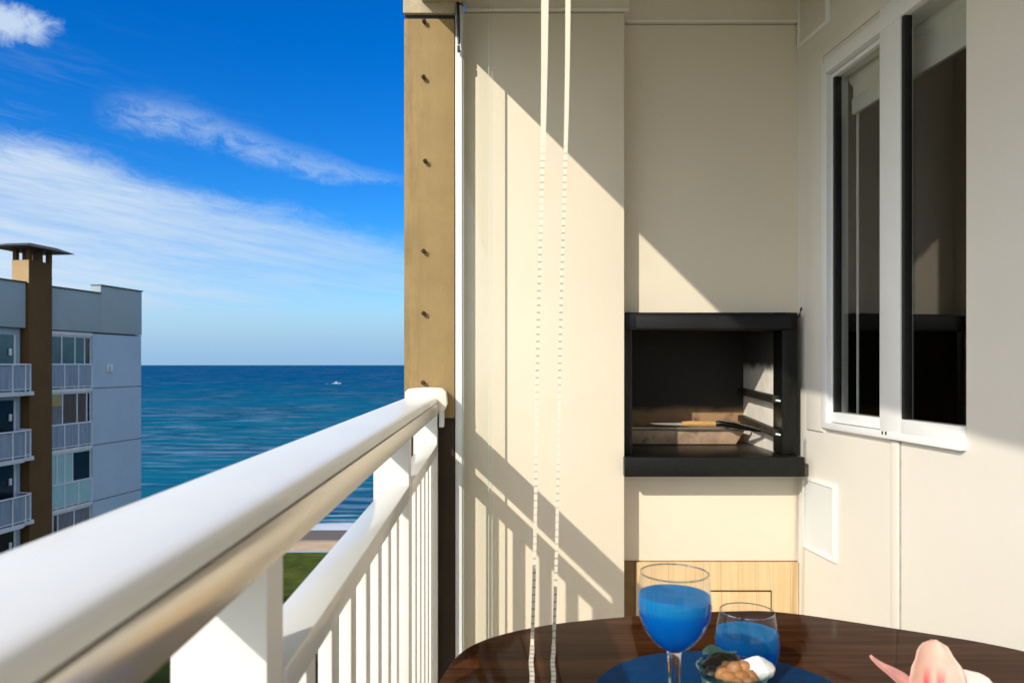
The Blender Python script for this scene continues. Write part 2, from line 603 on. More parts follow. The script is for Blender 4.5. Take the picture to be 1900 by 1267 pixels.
# ------------------------------------------------------------------ neighbouring apartment building
N_wall = mat("blue_grey_render", (.37, .47, .56), .85, .04, .5, .3, 6, spec=.2)
N_par = mat("grey_green_render", (.33, .40, .43), .85, .04, .5, spec=.2)
N_shaded = mat("shaded_column_render", (.12, .062, .023), .85, .08, 1.0, spec=.2)  # shaded side of the tan column, painted as a darker brown
N_tan = mat("tan_chimney_render", (.46, .32, .17), .85, .06, 1.5, spec=.2)
N_dark = mat("dark_joint", (.02, .022, .025), .8, .2, 2)
N_cap = mat("dark_cap_slab", (.05, .045, .045), .8, .2, 2)
N_white = mat("facade_white_metal", (.62, .66, .70), .5, .03, 2)
N_slab = mat("balcony_slab_paint", (.62, .63, .63), .8, .08, 2)
N_teal = mat("teal_tinted_glass", (.012, .10, .115), .12, .3, .8)
N_tealp = mat("pale_teal_panel", (.30, .50, .50), .4, .06, 1.2)
N_night = mat("dark_room_glass", (.006, .010, .018), .1, .4, 1.0)
N_curt = mat("grey_curtain", (.16, .16, .18), .8, .3, 2.5, stretch=(8, 8, .3))
N_brwn = mat("brown_curtain", (.085, .065, .06), .8, .25, 2.5, stretch=(8, 8, .3))
N_yel = mat("yellow_blind", (.33, .28, .12), .8, .1, 2)
N_infill = mat("railing_infill", (.22, .27, .34), .5, .25, 2.0, stretch=(6, 6, .3))
ln = math.hypot(.157, 1)
ux = Vector((.157 / ln, 1 / ln, 0))
un = Vector((1 / ln, -.157 / ln, 0))
NA = Vector((-20.73, 37.3, 0))
NM = Matrix(((ux.x, un.x, 0, NA.x), (ux.y, un.y, 0, NA.y), (0, 0, 1, 0), (0, 0, 0, 1)))   # local: along facade, outward, up
apt = thing("apartment_building", "blue grey apartment block with tan chimney column coloured brown as shade and stacked balconies facing the sea", "building", tuple(NA + Vector((0, 0, -19.6))))
G0 = -19.7
# solid mass is set back behind the loggias; end wall and left wall come to the facade plane
mb = MB(NM)
mb.box(-22, 3.75, -14, -1.6, G0, 1.6)                   # core
mb.box(.0, 3.75, -1.6, 0, G0, 1.55)                     # end bay to the corner
mb.box(-22, -4.2, -1.6, -.25, G0, 1.6)                  # bay behind the rounded balconies
mb.build("wall", N_wall, apt, .02)
mb = MB(NM)
mb.box(-22, -4.2, -.5, .02, 1.62, 3.6)
mb.box(-2.8, .55, -.5, .02, 1.62, 3.57)
mb.box(.55, 3.77, -.5, .02, 1.62, 3.97)
mb.box(3.35, 3.77, -14, -.5, 1.62, 3.97)
mb.box(-22, 3.35, -14, -13.6, 1.62, 3.6)
mb.build("parapet", N_par, apt, .02)
mb = MB(NM)
mb.box(-22, -4.2, -.55, .07, 3.6, 3.66)
mb.box(-2.8, .55, -.55, .07, 3.57, 3.63)
mb.box(.55, 3.82, -.55, .07, 3.97, 4.03)
mb.build("coping", N_cap, apt)
mb = MB(NM).box(-22, 3.35, -13.6, -.5, 1.6, 1.75)
mb.build("roof", N_cap, apt)
mb = MB(NM)
for z in (1.58, -1.146, -3.97, -6.74, -9.5):
    MB(NM).box(.02, 3.77, -.3, .012, z - .015, z + .015).build("joint", N_dark, apt)
box(-4.15, -2.83, -.68, .16, G0, 4.62, M=NM).build("column", N_shaded, apt, .02)
ch = box(-4.17, -2.81, -.70, .14, 3.2, 4.62, M=NM)
ch = MB(NM).box(-4.19, -4.15, -.68, .15, 3.6, 4.62)
ch.build("chimney_face", N_tan, apt)
mb = MB(NM)
for x0, x1 in ((-4.15, -3.98), (-3.62, -3.38), (-3.02, -2.83)):
    for y0, y1 in ((-.68, -.5), (-.02, .16)): MB(NM).box(x0, x1, y0, y1, 4.62, 5.12).build("vent_pier", N_shaded, apt)
cap = MB(NM).add([(-5.0, -1.35, 5.12), (-2.15, -1.35, 5.12), (-2.15, .8, 5.12), (-5.0, .8, 5.12), (-4.3, -.8, 5.34), (-2.7, -.8, 5.34), (-2.7, .3, 5.34), (-4.3, .3, 5.34)],
                 [(3, 2, 1, 0), (0, 1, 5, 4), (1, 2, 6, 5), (2, 3, 7, 6), (3, 0, 4, 7), (4, 5, 6, 7)])
cap.build("chimney_cap", N_cap, apt, smooth=False)
# loggia bay between column and end wall
fl = [1.55, -1.146, -3.97, -6.74, -9.5, -12.3, -15.1]
mb = MB(NM)
for z in fl: MB(NM).box(-2.83, 0, -1.6, -.02, z - .16, z + .02).build("floor_slab", N_slab, apt, .01)
looks = [
    [(-2.8, -1.95, N_teal), (-1.95, -1.1, N_teal), (-1.1, -.45, N_teal), (-.45, -.05, N_night)],
    [(-2.8, -1.9, N_curt), (-1.9, -.95, N_brwn), (-.95, -.3, N_brwn), (-.3, -.05, N_night)],
    [(-2.8, -2.25, N_tealp), (-2.25, -1.75, N_tealp), (-1.75, -1.25, N_tealp), (-1.25, -.05, N_night)],
    [(-2.8, -2.5, N_slab), (-2.5, -2.2, N_night), (-2.2, -1.15, N_curt), (-1.15, -.05, N_curt)],
    [(-2.8, -1.4, N_curt), (-1.4, -.05, N_night)],
    [(-2.8, -1.4, N_night), (-1.4, -.05, N_curt)],
]
for k, row in enumerate(looks):
    zt, zb = fl[k] - .16, fl[k + 1] + .02
    fm = MB(NM)
    for (x0, x1, _) in row:
        fm.box(x0 - .03, x0 + .03, -.14, -.08, zb, zt)
    fm.box(-.08, -.02, -.14, -.08, zb, zt)
    fm.box(-2.8, -.02, -.145, -.075, zt - .07, zt - .002)
    fr = fm.build("window", N_white, apt)
    for (x0, x1, mm) in row:
        box(x0 + .032, x1 - .032, -.13, -.11, zb + .03, zt - .072, M=NM).build("pane", mm, fr)
    if k == 1:
        box(-2.76, -1.94, -.105, -.09, zt - .62, zt - .08, M=NM).build("blind", N_yel, fr)
    rl = MB(NM)
    rl.box(-2.8, -.02, -.06, .0, zb + 1.12, zb + 1.19)
    rl.box(-2.8, -.02, -.05, -.01, zb + .06, zb + .11)
    for q in range(4):
        xx = -2.78 + q * .905
        rl.box(xx, xx + .06, -.055, -.005, zb, zb + 1.12)
    ro = rl.build("railing", N_white, apt)
    box(-2.8, -.02, -.035, -.025, zb + .12, zb + 1.11, M=NM).build("infill", N_tealp if k == 2 else N_infill, ro)
# rounded balconies left of the column
for k in range(6):
    z = fl[k + 1]
    out = [(-9.5, -.2), (-4.3, -.2), (-4.3, .52)]
    for q in range(7):
        a = q / 6 * math.pi / 2
        out.append((-4.75 + .0 - .55 * math.sin(a) * .9, .52 + .28 * math.sin(a)))
    out += [(-9.5, .95)]
    b_ = MB(NM).prism_z(out, z - .17, z).build("balcony", N_slab, apt)
    rl = MB(NM)
    path = [(-4.42, -.15), (-4.42, .45), (-4.6, .58), (-5.0, .72), (-9.4, .85)]
    for (a, c) in zip(path[:-1], path[1:]):
        for zz, r_ in ((z + 1.16, .04), (z + .1, .025)):
            rl.tube([(a[0], a[1], zz), (c[0], c[1], zz)], r_, 6)
    for p in path[1:-1] + [(-5.7, .74), (-6.6, .77), (-7.5, .79)]:
        rl.tube([(p[0], p[1], z), (p[0], p[1], z + 1.16)], .03, 6)
    rl.build("balcony_railing", N_white, b_)
    inf = MB(NM)
    for (a, c) in zip(path[:-1], path[1:]):
        inf.add([(a[0], a[1] - .02, z + .14), (c[0], c[1] - .02, z + .14), (c[0], c[1] - .02, z + 1.1), (a[0], a[1] - .02, z + 1.1)], [(0, 1, 2, 3)])
    inf.build("balcony_infill", N_infill, b_)
    box(-9.5, -4.62, -.245, -.215, z + .02, z + 2.45, M=NM).build("balcony_door", N_teal if k == 0 else N_night, apt)
    box(-4.61, -4.53, -.245, -.18, z + .02, z + 2.45, M=NM).build("door_post", N_white, apt)
    box(-4.9, -4.76, -.2, -.14, z + 1.55, z + 1.85, M=NM).build("wall_lamp", N_white, apt, .02)
box(1.0, 1.42, 0.0, .06, -.35, .02, M=NM).build("meter_box", N_white, apt, .01)
box(1.12, 1.2, .06, .075, -.3, -.04, M=NM).build("meter_slot", N_par, apt)

# ------------------------------------------------------------------ own building: floor, ceiling, walls out of frame
bx("floor", M_floor, None, -.36, 1.6, -3.2, 2.9, FLOOR - .25, FLOOR, 0)['kind'] = 'structure'
cl_ = MB()
cl_.box(-.14, 2.6, -3.2, 2.9, 1.42, 1.7)
cl_.build("ceiling", M_ceil)['kind'] = 'structure'
bm_ = box(-.2775, -.14, -3.2, 2.338, 1.12, 1.7).build("roof_beam", M_beam)
tag(bm_, "cream edge beam overhead carrying the balcony roof along the railing side", "beam")
tw = box(-.30, 9.0, -3.4, 2.9, G0, FLOOR - .25).build("tower_block", N_wall)
tag(tw, "lower storeys of the apartment tower beneath the balcony floor", "building")

# end wall with its pillar
p = thing("pillar", "weathered tan pillar with brown pegs at the end of the white railing", "pillar", (-.25, 2.4, FLOOR))
bx("shaft", M_pillar, p, -.335, -.178, 2.34, 2.75, -.165, 1.073, .004)
bx("base", mat("shade_brown_base", (.035, .019, .010), .8, .12, 6, .4, 200), p, -.335, -.178, 2.34, 2.75, G0, -.1655, .004)  # dark brown colour stands in for the shade below the rail
bx("capital", M_beam, p, -.337, -.176, 2.332, 2.75, 1.087, 1.7, .003)
bx("joint", M_dark, p, -.331, -.180, 2.348, 2.72, 1.07, 1.09, 0)
for k, (px, py) in enumerate(((790, 45), (789, 148), (792, 303), (789, 469), (789, 584), (788, 712))):
    x, z = (px - 950) / F * 2.34, (677 - py) / F * 2.34
    g = MB().tube([(x - .003, 2.335, z + .003), (x - .004, 2.327, z + .004), (x - .002, 2.322, z + .003)], [.0065, .0072, .0050], 8)
    g.build("peg", M_screw, p)

ew = thing("end_wall", "smooth cream wall panel behind the hanging cords beside the pillar", "wall", (.1, 2.45, FLOOR))
bx("wall_panel", M_cream, ew, -.178, .357, 2.40, 2.95, FLOOR, 1.118, .002)
bx("header", M_header, ew, -.15, .372, 2.392, 2.95, 1.121, 1.42, .002)
bx("edge_trim", M_hatchf, ew, -.150, .372, 2.388, 2.3915, 1.1215, 1.1275, .0008)
NB = 2.49
nw = thing("barbecue_wall", "recessed cream wall above and below the black barbecue", "wall", (.65, 2.5, FLOOR))
bx("upper_panel", M_niche, nw, .358, .99, NB, NB + .1, .173, 1.121, 0)
bx("apron", M_niche, nw, .358, .99, NB, NB + .1, -.645, -.352, .0015)
bx("header", M_header, nw, .374, .938, NB - .012, NB + .1, 1.124, 1.42, .003)
bx("backing", M_niche, nw, .358, .99, NB + .55, NB + .65, FLOOR, 1.42, 0)
bx("edge_trim", M_hatchf, nw, .376, .938, NB - .0165, NB - .0125, 1.1245, 1.1305, .0008)
cb = thing("storage_cabinet", "light maple cabinet with a framed drawer below the barbecue", "cabinet", (.67, 2.5, FLOOR))
bx("door", M_maple, cb, .407, .941, NB - .012, NB + .02, FLOOR + .06, -.648, .0015)
bx("shade_strip", M_shade_brown, cb, .358, .4055, NB - .006, NB + .02, FLOOR + .02, -.646, .001)  # dark brown strip paints in the shade on the cabinet's left end
dx0, dx1, dz1, dz0 = (1318 - 950) / F * 2.47, (1430 - 950) / F * 2.47, -(1098 - 677) / F * 2.47, -(1190 - 677) / F * 2.47
bx("drawer", M_maple, cb, dx0, dx1, NB - .020, NB - .0125, dz0, dz1, .001)
m_ = MB()
m_.box(dx0, dx1 + .004, NB - .016, NB - .0122, dz1 + .0005, dz1 + .004)
m_.box(dx1 + .0006, dx1 + .004, NB - .016, NB - .0122, dz0, dz1)
m_.build("drawer_gap", M_screw, cb)

# built-in barbecue
bq = thing("barbecue", "black built-in charcoal barbecue with granite counter set in the cream wall", "barbecue", (.65, 2.6, -.36))
FY = 2.435
bx("hood", M_black, bq, .358, .921, FY, NB + .03, .112, .166, .002)
bx("hood_plate", mat("grey_hood_plate", (.011, .0115, .013), .5, .15, 10, spec=.3), bq, .40, .90, FY - .004, FY - .0005, .118, .158, .001)
m_ = MB()
m_.box(.3585, .388, FY + .002, NB + .03, -.288, .1115)
m_.build("frame_side", M_granite, bq, .002)
bx("frame_side", M_granite, bq, .872, .921, FY, NB + .03, -.288, .1115)
bx("counter", M_granite, bq, .354, .9225, 2.375, NB + .40, -.352, -.290, .003)
hk = MB().tube([(.921, FY + .01, .15), (.928, FY, .16), (.931, FY - .004, .178), (.933, FY - .004, .186)], [.005, .005, .004, .002], 8)
hk.build("hood_hook", M_dark, bq)
BY = 2.86
m_ = MB()
m_.box(.3585, .39, NB + .03, BY, -.29, .40)                # left inner wall, sooted
m_.box(.39, .92, NB + .06, BY, .3, .42)
m_.build("smoke_chamber", M_soot, bq)
bx("back_wall", M_brick, bq, .39, .877, BY, BY + .03, -.29, .40, 0)
bx("firebrick_side", M_fire, bq, .8775, .915, NB + .032, BY + .03, -.29, .40, 0)
for zf, zb in ((-.112, -.098), (-.222, -.20)):
    rk = MB().add([(.850, 2.462, zf - .012), (.872, 2.462, zf - .012), (.850, 2.84, zb - .012), (.876, 2.84, zb - .012),
                   (.850, 2.462, zf + .012), (.872, 2.462, zf + .012), (.850, 2.84, zb + .012), (.876, 2.84, zb + .012)],
                  [(0, 1, 3, 2), (4, 6, 7, 5), (0, 4, 5, 1), (2, 3, 7, 6), (0, 2, 6, 4), (1, 5, 7, 3)])
    r_ = rk.build("grill_bracket", M_dark, bq, .002)
    MB().tube([(.862, 2.464, zf - .004), (.884, 2.448, zf - .008)], [.005, .006], 8).build("bracket_tip", M_steel, r_)

ty = 2.745
tr = thing("charcoal_tray", "scorched steel charcoal tray lying inside the black barbecue", "tray", (.62, 2.78, -.288))
prof = [(.405, -.226), (.870, -.226), (.850, -.288), (.425, -.288)]
m_ = MB().add([(.425, ty, -.288), (.815, ty, -.288), (.852, ty, -.232), (.405, ty, -.232), (.425, BY - .012, -.288), (.815, BY - .012, -.288), (.852, BY - .012, -.232), (.405, BY - .012, -.232)],
              [(0, 1, 2, 3), (4, 7, 6, 5), (0, 3, 7, 4), (1, 5, 6, 2), (0, 4, 5, 1), (3, 2, 6, 7)])
m_.build("pan", M_tray, tr, .003)
MB().tube([(.395, ty - .006, -.230), (.86, ty - .006, -.233)], .006, 8).build("rim", M_steel, tr)
kn = thing("skewer_knife", "carving knife with pale wooden handle resting on the charcoal tray", "knife", (.66, 2.74, -.215))
kz = -.214
MB().tube([(.618, ty, kz), (.65, ty, kz + .001), (.70, ty, kz), (.739, ty, kz)], [.0085, .0105, .0105, .009], 12).build("handle", M_handlewood, kn)
MB().add([(.50, ty, kz + .003), (.618, ty - .001, kz + .004), (.618, ty - .001, kz - .006), (.52, ty, kz - .002), (.50, ty + .002, kz + .002), (.618, ty + .001, kz + .004), (.618, ty + .001, kz - .006), (.52, ty + .002, kz - .002)],
         [(0, 1, 2, 3), (7, 6, 5, 4), (0, 4, 5, 1), (2, 6, 7, 3), (3, 7, 4, 0), (1, 5, 6, 2)]).build("blade", M_steel, kn)
tg = thing("black_tongs", "black handled tongs leaning from the tray on the barbecue bracket", "tongs", (.79, 2.74, -.22))
MB().tube([(.742, ty - .002, kz), (.765, ty - .01, kz + .003), (.80, ty - .05, kz - .004), (.852, ty - .16, kz - .012)], [.010, .013, .010, .004], 10).build("grip", M_black, tg)
MB().tube([(.745, ty - .02, kz + .016), (.79, ty - .06, kz + .010), (.862, ty - .18, kz - .010)], [.004, .003, .002], 8).build("arm", M_steel, tg)

# ------------------------------------------------------------------ side wall (frame: a along the wall towards the viewer, o out into the balcony)
l2 = math.hypot(.093, 1)
ta = Vector((.093 / l2, -1 / l2, 0))
to = Vector((-1 / l2, -.093 / l2, 0))
SO = Vector((.943, 2.49, 0))
SM = Matrix(((ta.x, to.x, 0, SO.x), (ta.y, to.y, 0, SO.y), (0, 0, 1, 0), (0, 0, 0, 1)))


def A(px, Y=None):                                     # distance along the wall of the point seen at this photo column
    u = (px - 950) / F
    y = (.943 + .093 * 2.49) / (u + .093)
    return (2.49 - y) * l2


sw = thing("side_wall", "long offwhite wall with the sliding window on the apartment side", "wall", (1.1, 1.0, FLOOR))
a0, a1, wz0, wz1 = A(1528) + .004, A(1793), -.192, .92
m_ = MB(SM)
m_.box(-.10, a0, -.075, 0, FLOOR, 1.42)
m_.box(a1, 6.0, -.075, 0, FLOOR, 1.42)
m_.box(a0, a1, -.075, 0, FLOOR, wz0)
m_.box(a0, a1, -.075, 0, wz1, 1.42)
m_.build("wall_face", M_side, sw)
m_ = MB(SM)                                            # raised plaster surround left of and above the window
m_.box(A(1499), a0 - .003, -.01, .006, -.205, .985)
m_.box(a0 - .003, a1 - .02, -.01, .006, .945, .985)
m_.build("plaster_surround", M_side, sw, .002)
wi = thing("sliding_window", "white aluminium sliding window with dark reflecting panes in the offwhite wall", "window", tuple(SO + ta * .45 + to * 0 + Vector((0, 0, wz0))))
m_ = MB(SM)
fw = .032
m_.box(a0, a0 + fw, -.06, .010, wz0, wz1)
m_.box(a0 + fw, a1, -.10, .016, wz1 - .04, wz1)
m_.box(a0 + fw, a1, -.10, .016, wz0, wz0 + .018)
m_.build("frame", M_alu, wi, .002)


def sash(aa, ab, o0, o1, stl, str_, rb, rt, zb, zt):
    s_ = MB(SM)
    s_.box(aa, aa + stl, o0, o1, zb, zt)
    if str_: s_.box(ab - str_, ab, o0, o1, zb, zt)
    s_.box(aa + stl, ab - str_, o0, o1, zb, zb + rb)
    s_.box(aa + stl, ab - str_, o0, o1, zt - rt, zt)
    so_ = s_.build("sash", M_alu, wi, .002)
    g_ = MB(SM)
    om = o1 - .014
    g_.box(aa + stl - .002, aa + stl + .012, om - .010, om + .010, zb + rb, zt - rt)
    if str_: g_.box(ab - str_ - .004, ab - str_ + .002, om - .010, om + .010, zb + rb, zt - rt)
    g_.build("seal", M_rubber, so_)
    pn = MB(SM).add([(aa + stl, om, zb + rb), (ab - str_, om, zb + rb), (ab - str_, om, zt - rt), (aa + stl, om, zt - rt),
                     (aa + stl, om - .004, zb + rb), (ab - str_, om - .004, zb + rb), (ab - str_, om - .004, zt - rt), (aa + stl, om - .004, zt - rt)],
                    [(0, 1, 2, 3), (7, 6, 5, 4), (0, 4, 5, 1), (1, 5, 6, 2), (2, 6, 7, 3), (3, 7, 4, 0)])
    pn.build("pane", M_pane, so_)
    return so_


am0, am1 = A(1641), A(1680)
sash(a0 + fw + .001, am0 + .05, -.046, -.004, .006, .03, .030, .012, wz0 + .02, wz1 - .042)
s2 = sash(am0, a1 - .0005, -.022, .014, am1 - am0, 0, .055, .02, wz0 + .0, wz1 + .02)
mb = MB(SM)
for q in (.014, .03): mb.box(am0 + q, am0 + q + .006, .0142, .017, wz0 + .01, wz0 + .018)
mb.build("drain_slot", M_dark, s2)
# room behind
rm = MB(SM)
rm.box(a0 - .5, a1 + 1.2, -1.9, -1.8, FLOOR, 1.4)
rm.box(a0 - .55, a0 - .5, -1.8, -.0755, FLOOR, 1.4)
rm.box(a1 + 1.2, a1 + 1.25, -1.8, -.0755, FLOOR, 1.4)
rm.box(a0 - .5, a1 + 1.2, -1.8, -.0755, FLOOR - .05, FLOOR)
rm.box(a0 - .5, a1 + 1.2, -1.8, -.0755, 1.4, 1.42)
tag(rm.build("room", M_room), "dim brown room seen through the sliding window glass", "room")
wd = thing("wardrobe_door", "dark wooden door with a metal lever handle inside the room", "door", tuple(SO + ta * .5 + to * -1.0 + Vector((0, 0, FLOOR))))
MB(SM).box(a0 - .3, a0 + .55, -1.25, -1.2, FLOOR + .01, .9).build("door_leaf", M_ward, wd, .004)
MB(SM).tube([(a0 + .40, -1.18, .2), (a0 + .40, -1.15, .2), (a0 + .28, -1.15, .2)], .012, 8).build("lever", M_steel, wd)
# roller blind
a1 += .03
rb = thing("roller_blind", "cream roller blind drawn up behind the sliding window panes", "blind", tuple(SO + ta * .45 + to * -.14 + Vector((0, 0, .85))))
MB(SM).tube([(a0 + .035, -.088, .868), (a1 - .002, -.088, .868)], .03, 16).build("roll", M_blind, rb)
MB(SM).box(a0 + .05, a1 - .01, -.068, -.065, .80, .868).build("fabric", M_blind, rb)
MB(SM).box(a0 + .05, a1 - .01, -.072, -.060, .752, .80).build("hem_bar", M_alu, rb, .002)
MB(SM).tube([(a0 + .058, -.075, .86), (a0 + .058, -.075, -.15)], .004, 8).build("pull_cord", M_alu, rb)


def hatch(aa, ab, zb, zt, label):
    h = thing("vent_hatch", label, "hatch", tuple(SO + ta * ((aa + ab) / 2) + Vector((0, 0, zb))))
    f_ = .018
    m_ = MB(SM)
    m_.box(aa, aa + f_ * .5, 0, .008, zb, zt)
    m_.box(ab - f_, ab, 0, .008, zb, zt)
    m_.box(aa + f_ * .5, ab - f_, 0, .008, zb, zb + f_ * .7)
    m_.box(aa + f_ * .5, ab - f_, 0, .008, zt - f_ * .7, zt)
    m_.build("frame", M_hatchf, h, .0015)
    MB(SM).box(aa + f_ * .5, ab - f_, 0, .0035, zb + f_ * .7, zt - f_ * .7).build("panel", M_hatch if zt < 0 else M_side, h)


hatch(A(1492), A(1554), -.588, -.356, "square grey access hatch with white frame low on the wall beside the cabinet")
hatch(A(1483), A(1541), 1.035, 1.34, "pale framed hatch high on the offwhite wall above the window corner")
cn = thing("cable_duct", "slim painted duct with painted-in shadow lines running down under the window", "duct", tuple(SO + ta * .54 + Vector((0, 0, FLOOR))))
MB(SM).box(A(1656), A(1670), -.002, .0045, FLOOR, wz0 - .004).build("duct", M_side, cn, .001)
M_edge_shade = mat("grey_edge_shade", (.40, .375, .335), .7, .1, 30)  # thin grey strips paint the shadow lines along the duct edges
for px, w_ in ((1655, .0018), (1671.5, .0026)):
    MB(SM).box(A(px) - w_, A(px) + w_, -.002, .0022, FLOOR, wz0 - .004).build("edge_shade", M_edge_shade, cn)

# ------------------------------------------------------------------ balcony railing (frame rotated to its own direction)
TH = math.atan(.0271)
RM = Matrix.Rotation(TH, 4, 'Z')
rl = thing("balcony_railing", "white slatted balcony railing with broad rounded handrail overlooking the sea", "railing", (0, 0, FLOOR))
hp = [(-.274, -.1125), (-.2728, -.108), (-.2690, -.1040), (-.262, -.1008), (-.250, -.0990), (-.225, -.0981), (-.195, -.0980), (-.178, -.0986), (-.1705, -.0996), (-.1662, -.1018), (-.1636, -.1065),
      (-.1628, -.1130), (-.1660, -.1150), (-.1720, -.1150), (-.250, -.1260), (-.265, -.1220), (-.2725, -.1175)]
MB(RM).prism_y(hp, -3.15, 2.285).build("handrail", M_white, rl, 0, True, 40)
sp = [(-.1668, -.1152), (-.1612, -.1152), (-.1600, -.1200), (-.1600, -.1420), (-.1612, -.1470), (-.1650, -.1495), (-.1740, -.1495), (-.1740, -.1450), (-.1668, -.1430)]
MB(RM).prism_y(sp, -3.15, 2.285).build("side_trim", M_trim, rl, 0, True, 25)
m_ = MB(RM)
for y0, y1 in ((-3.1, -.36), (-.315, .558), (.606, 1.514), (1.558, 2.287)):
    m_.box(-.210, -.163, y0, y1, -.270, -.240)
m_.build("mid_rail", M_mid, rl, .003)
for y in (-.3375, .582, 1.536, 2.311):
    MB(RM).box(-.236, -.165, y - .022, y + .022, FLOOR, -.1365 if y < 2 else -.1505).build("post", M_picket, rl, .0025)
MB(RM).box(-.205, -.168, -3.1, 2.3, FLOOR + .06, FLOOR + .10).build("bottom_rail", M_picket, rl, .003)
pk = None
k0 = .116
ys = []
y = 2.261
while y > -1.0:
    if all(abs(y - q) > .045 for q in (-.3375, .582, 1.536, 2.311)): ys.append(y)
    y -= k0
for y in ys:
    if pk is None:
        pk = MB(RM).box(-.1945, -.1785, -.0185, .0185, FLOOR + .10, -.2702).build("baluster", M_picket, rl, .002)
        o = pk
    else:
        o = pk.copy()
        COL.objects.link(o)
    o.location = (-math.sin(TH) * y, math.cos(TH) * y, 0)
bk = MB(RM)
sec = [(-.256, -.138), (-.262, -.120), (-.262, -.082), (-.252, -.072), (-.20, -.068), (-.150, -.070), (-.138, -.080), (-.134, -.118), (-.142, -.138)]
bk.prism_y(sec, 2.285, 2.338)
bk.build("wall_bracket", mat("cream_bracket", (.86, .80, .68), .45, .03, 10), rl, .006, angle=50)
MB(RM).box(-.160, -.145, 2.30, 2.338, -.190, -.138).build("bracket_clip", M_alu, rl, .003)

# ------------------------------------------------------------------ glass curtain beside the pillar
gc = thing("glass_curtain", "slim white glazing channel with folded clear panes beside the tan pillar", "glazing", (-.16, 2.36, FLOOR))
m_ = MB()
m_.box(-.1765, -.155, 2.345, 2.3995, FLOOR, 1.118)
m_.build("channel", M_alu, gc, .003)
MB().box(-.1545, -.150, 2.352, 2.356, FLOOR, 1.115).build("seal", M_edge, gc)
lt = MB().tube([(-.167, 2.333, 1.13), (-.166, 2.331, 1.06), (-.164, 2.331, .99)], [.004, .0055, .004], 8)
lt.build("latch_strap", M_dark, gc)
MB().box(-.169, -.161, 2.326, 2.336, .965, .985).build("latch", M_dark, gc, .002)
for y0, xe in ((2.322, -.0724), (2.334, -.0624)):
    pn = MB().box(-.150, xe, y0, y0 + .006, FLOOR, 1.118).build("pane", M_curtainglass, gc)
    MB().box(xe, xe + .0014, y0 - .0004, y0 + .0064, FLOOR, 1.118).build("pane_edge", M_edge, pn)

# hanging cords
CY = 1.215
TZ = -.45
for (xt, xb, wt_, wb_, lab) in ((1011, 987, .0122, .0056, "left of two cream ladder cords hanging before the end wall"),
                                (1054, 1027, .0084, .0052, "right of two cream ladder cords hanging before the end wall, nearer the barbecue")):
    pts = []
    for q in range(25):
        f_ = q / 24
        yy = -20 + f_ * 1215
        px = xt + (xb - xt) * (f_ ** 1.15) + 1.2 * math.sin(f_ * 9)
        pts.append(((px - 950) / F * CY, max(TZ + .001, (677 - yy) / F * CY), wt_ + (wb_ - wt_) * min(1, f_ * 2.6)))
    vs = []
    for x, z, ww in pts: vs += [(x - ww / 2, CY, z), (x + ww / 2, CY, z), (x + ww / 2, CY + .0022, z), (x - ww / 2, CY + .0022, z)]
    x0_, ww = pts[-1][0], pts[-1][2] * 1.25
    for q in range(1, 13):                             # the slack end lies along the table towards the viewer
        yy = CY - .018 * q
        xx = (xb - .6 - 950) / F * yy + .0008 * math.sin(q * 1.1)
        vs += [(xx - ww / 2, yy, TZ + .0006), (xx + ww / 2, yy, TZ + .0006), (xx + ww / 2, yy, TZ + .0026), (xx - ww / 2, yy, TZ + .0026)]
    NS = 36
    fs = [(4 * i + j, 4 * i + (j + 1) % 4, 4 * i + 4 + (j + 1) % 4, 4 * i + 4 + j) for i in range(NS) for j in range(4)] + [(0, 1, 2, 3), (4 * NS, 4 * NS + 1, 4 * NS + 2, 4 * NS + 3)]
    c_ = MB().add(vs, fs).build("hanging_cord", M_cord)
    tag(c_, lab, "cord", "cords hanging before the wall")

# ------------------------------------------------------------------ table and what is on it
TZ = -.45


def Q(px, py, z=TZ):                                   # point on the table plane
    Y = -z * F / (py - 677)
    return ((px - 950) / F * Y, Y)


tb = thing("dining_table", "dark walnut table with rounded corners and glossy lacquer on the balcony", "table", (.35, .75, FLOOR))
ctrl = [(-.128, .55), (-.130, .75), (-.126, .92), (-.107, 1.06), (-.068, 1.21), (.046, 1.303), (.221, 1.357), (.40, 1.384), (.50, 1.375), (.645, 1.30), (.773, 1.222), (.83, 1.15), (.86, 1.0), (.865, .7), (.84, .45), (.75, .28), (.35, .20), (.0, .27), (-.10, .40)]


def cr(ps, n=8):                                       # closed smooth curve
    out = []
    N = len(ps)
    for i in range(N):
        p0, p1, p2, p3 = [Vector(ps[(i + k) % N]) for k in (-1, 0, 1, 2)]
        for q in range(n):
            t_ = q / n
            out.append(.5 * ((2 * p1) + (p2 - p0) * t_ + (2 * p0 - 5 * p1 + 4 * p2 - p3) * t_ ** 2 + (3 * p1 - p0 - 3 * p2 + p3) * t_ ** 3))
    return [(v_.x, v_.y) for v_ in out]


MB().prism_z(cr(ctrl), TZ - .028, TZ).build("tabletop", M_table, tb, .004)
for x, y in ((.03, .45), (.03, 1.1), (.7, .45), (.7, 1.1)):
    MB().box(x - .025, x + .025, y - .025, y + .025, FLOOR, TZ - .0285).build("leg", M_table, tb, .004)

pm = MB().lathe([(0.0001, .0005), (.174, .0005), (.178, .002), (.178, .004), (.174, .005), (.0001, .005)], (.285, 1.0, TZ), 72)
tag(pm.build("placemat", M_mat), "round navy blue placemat under the drinks on the walnut table", "placemat")
PT = TZ + .0055

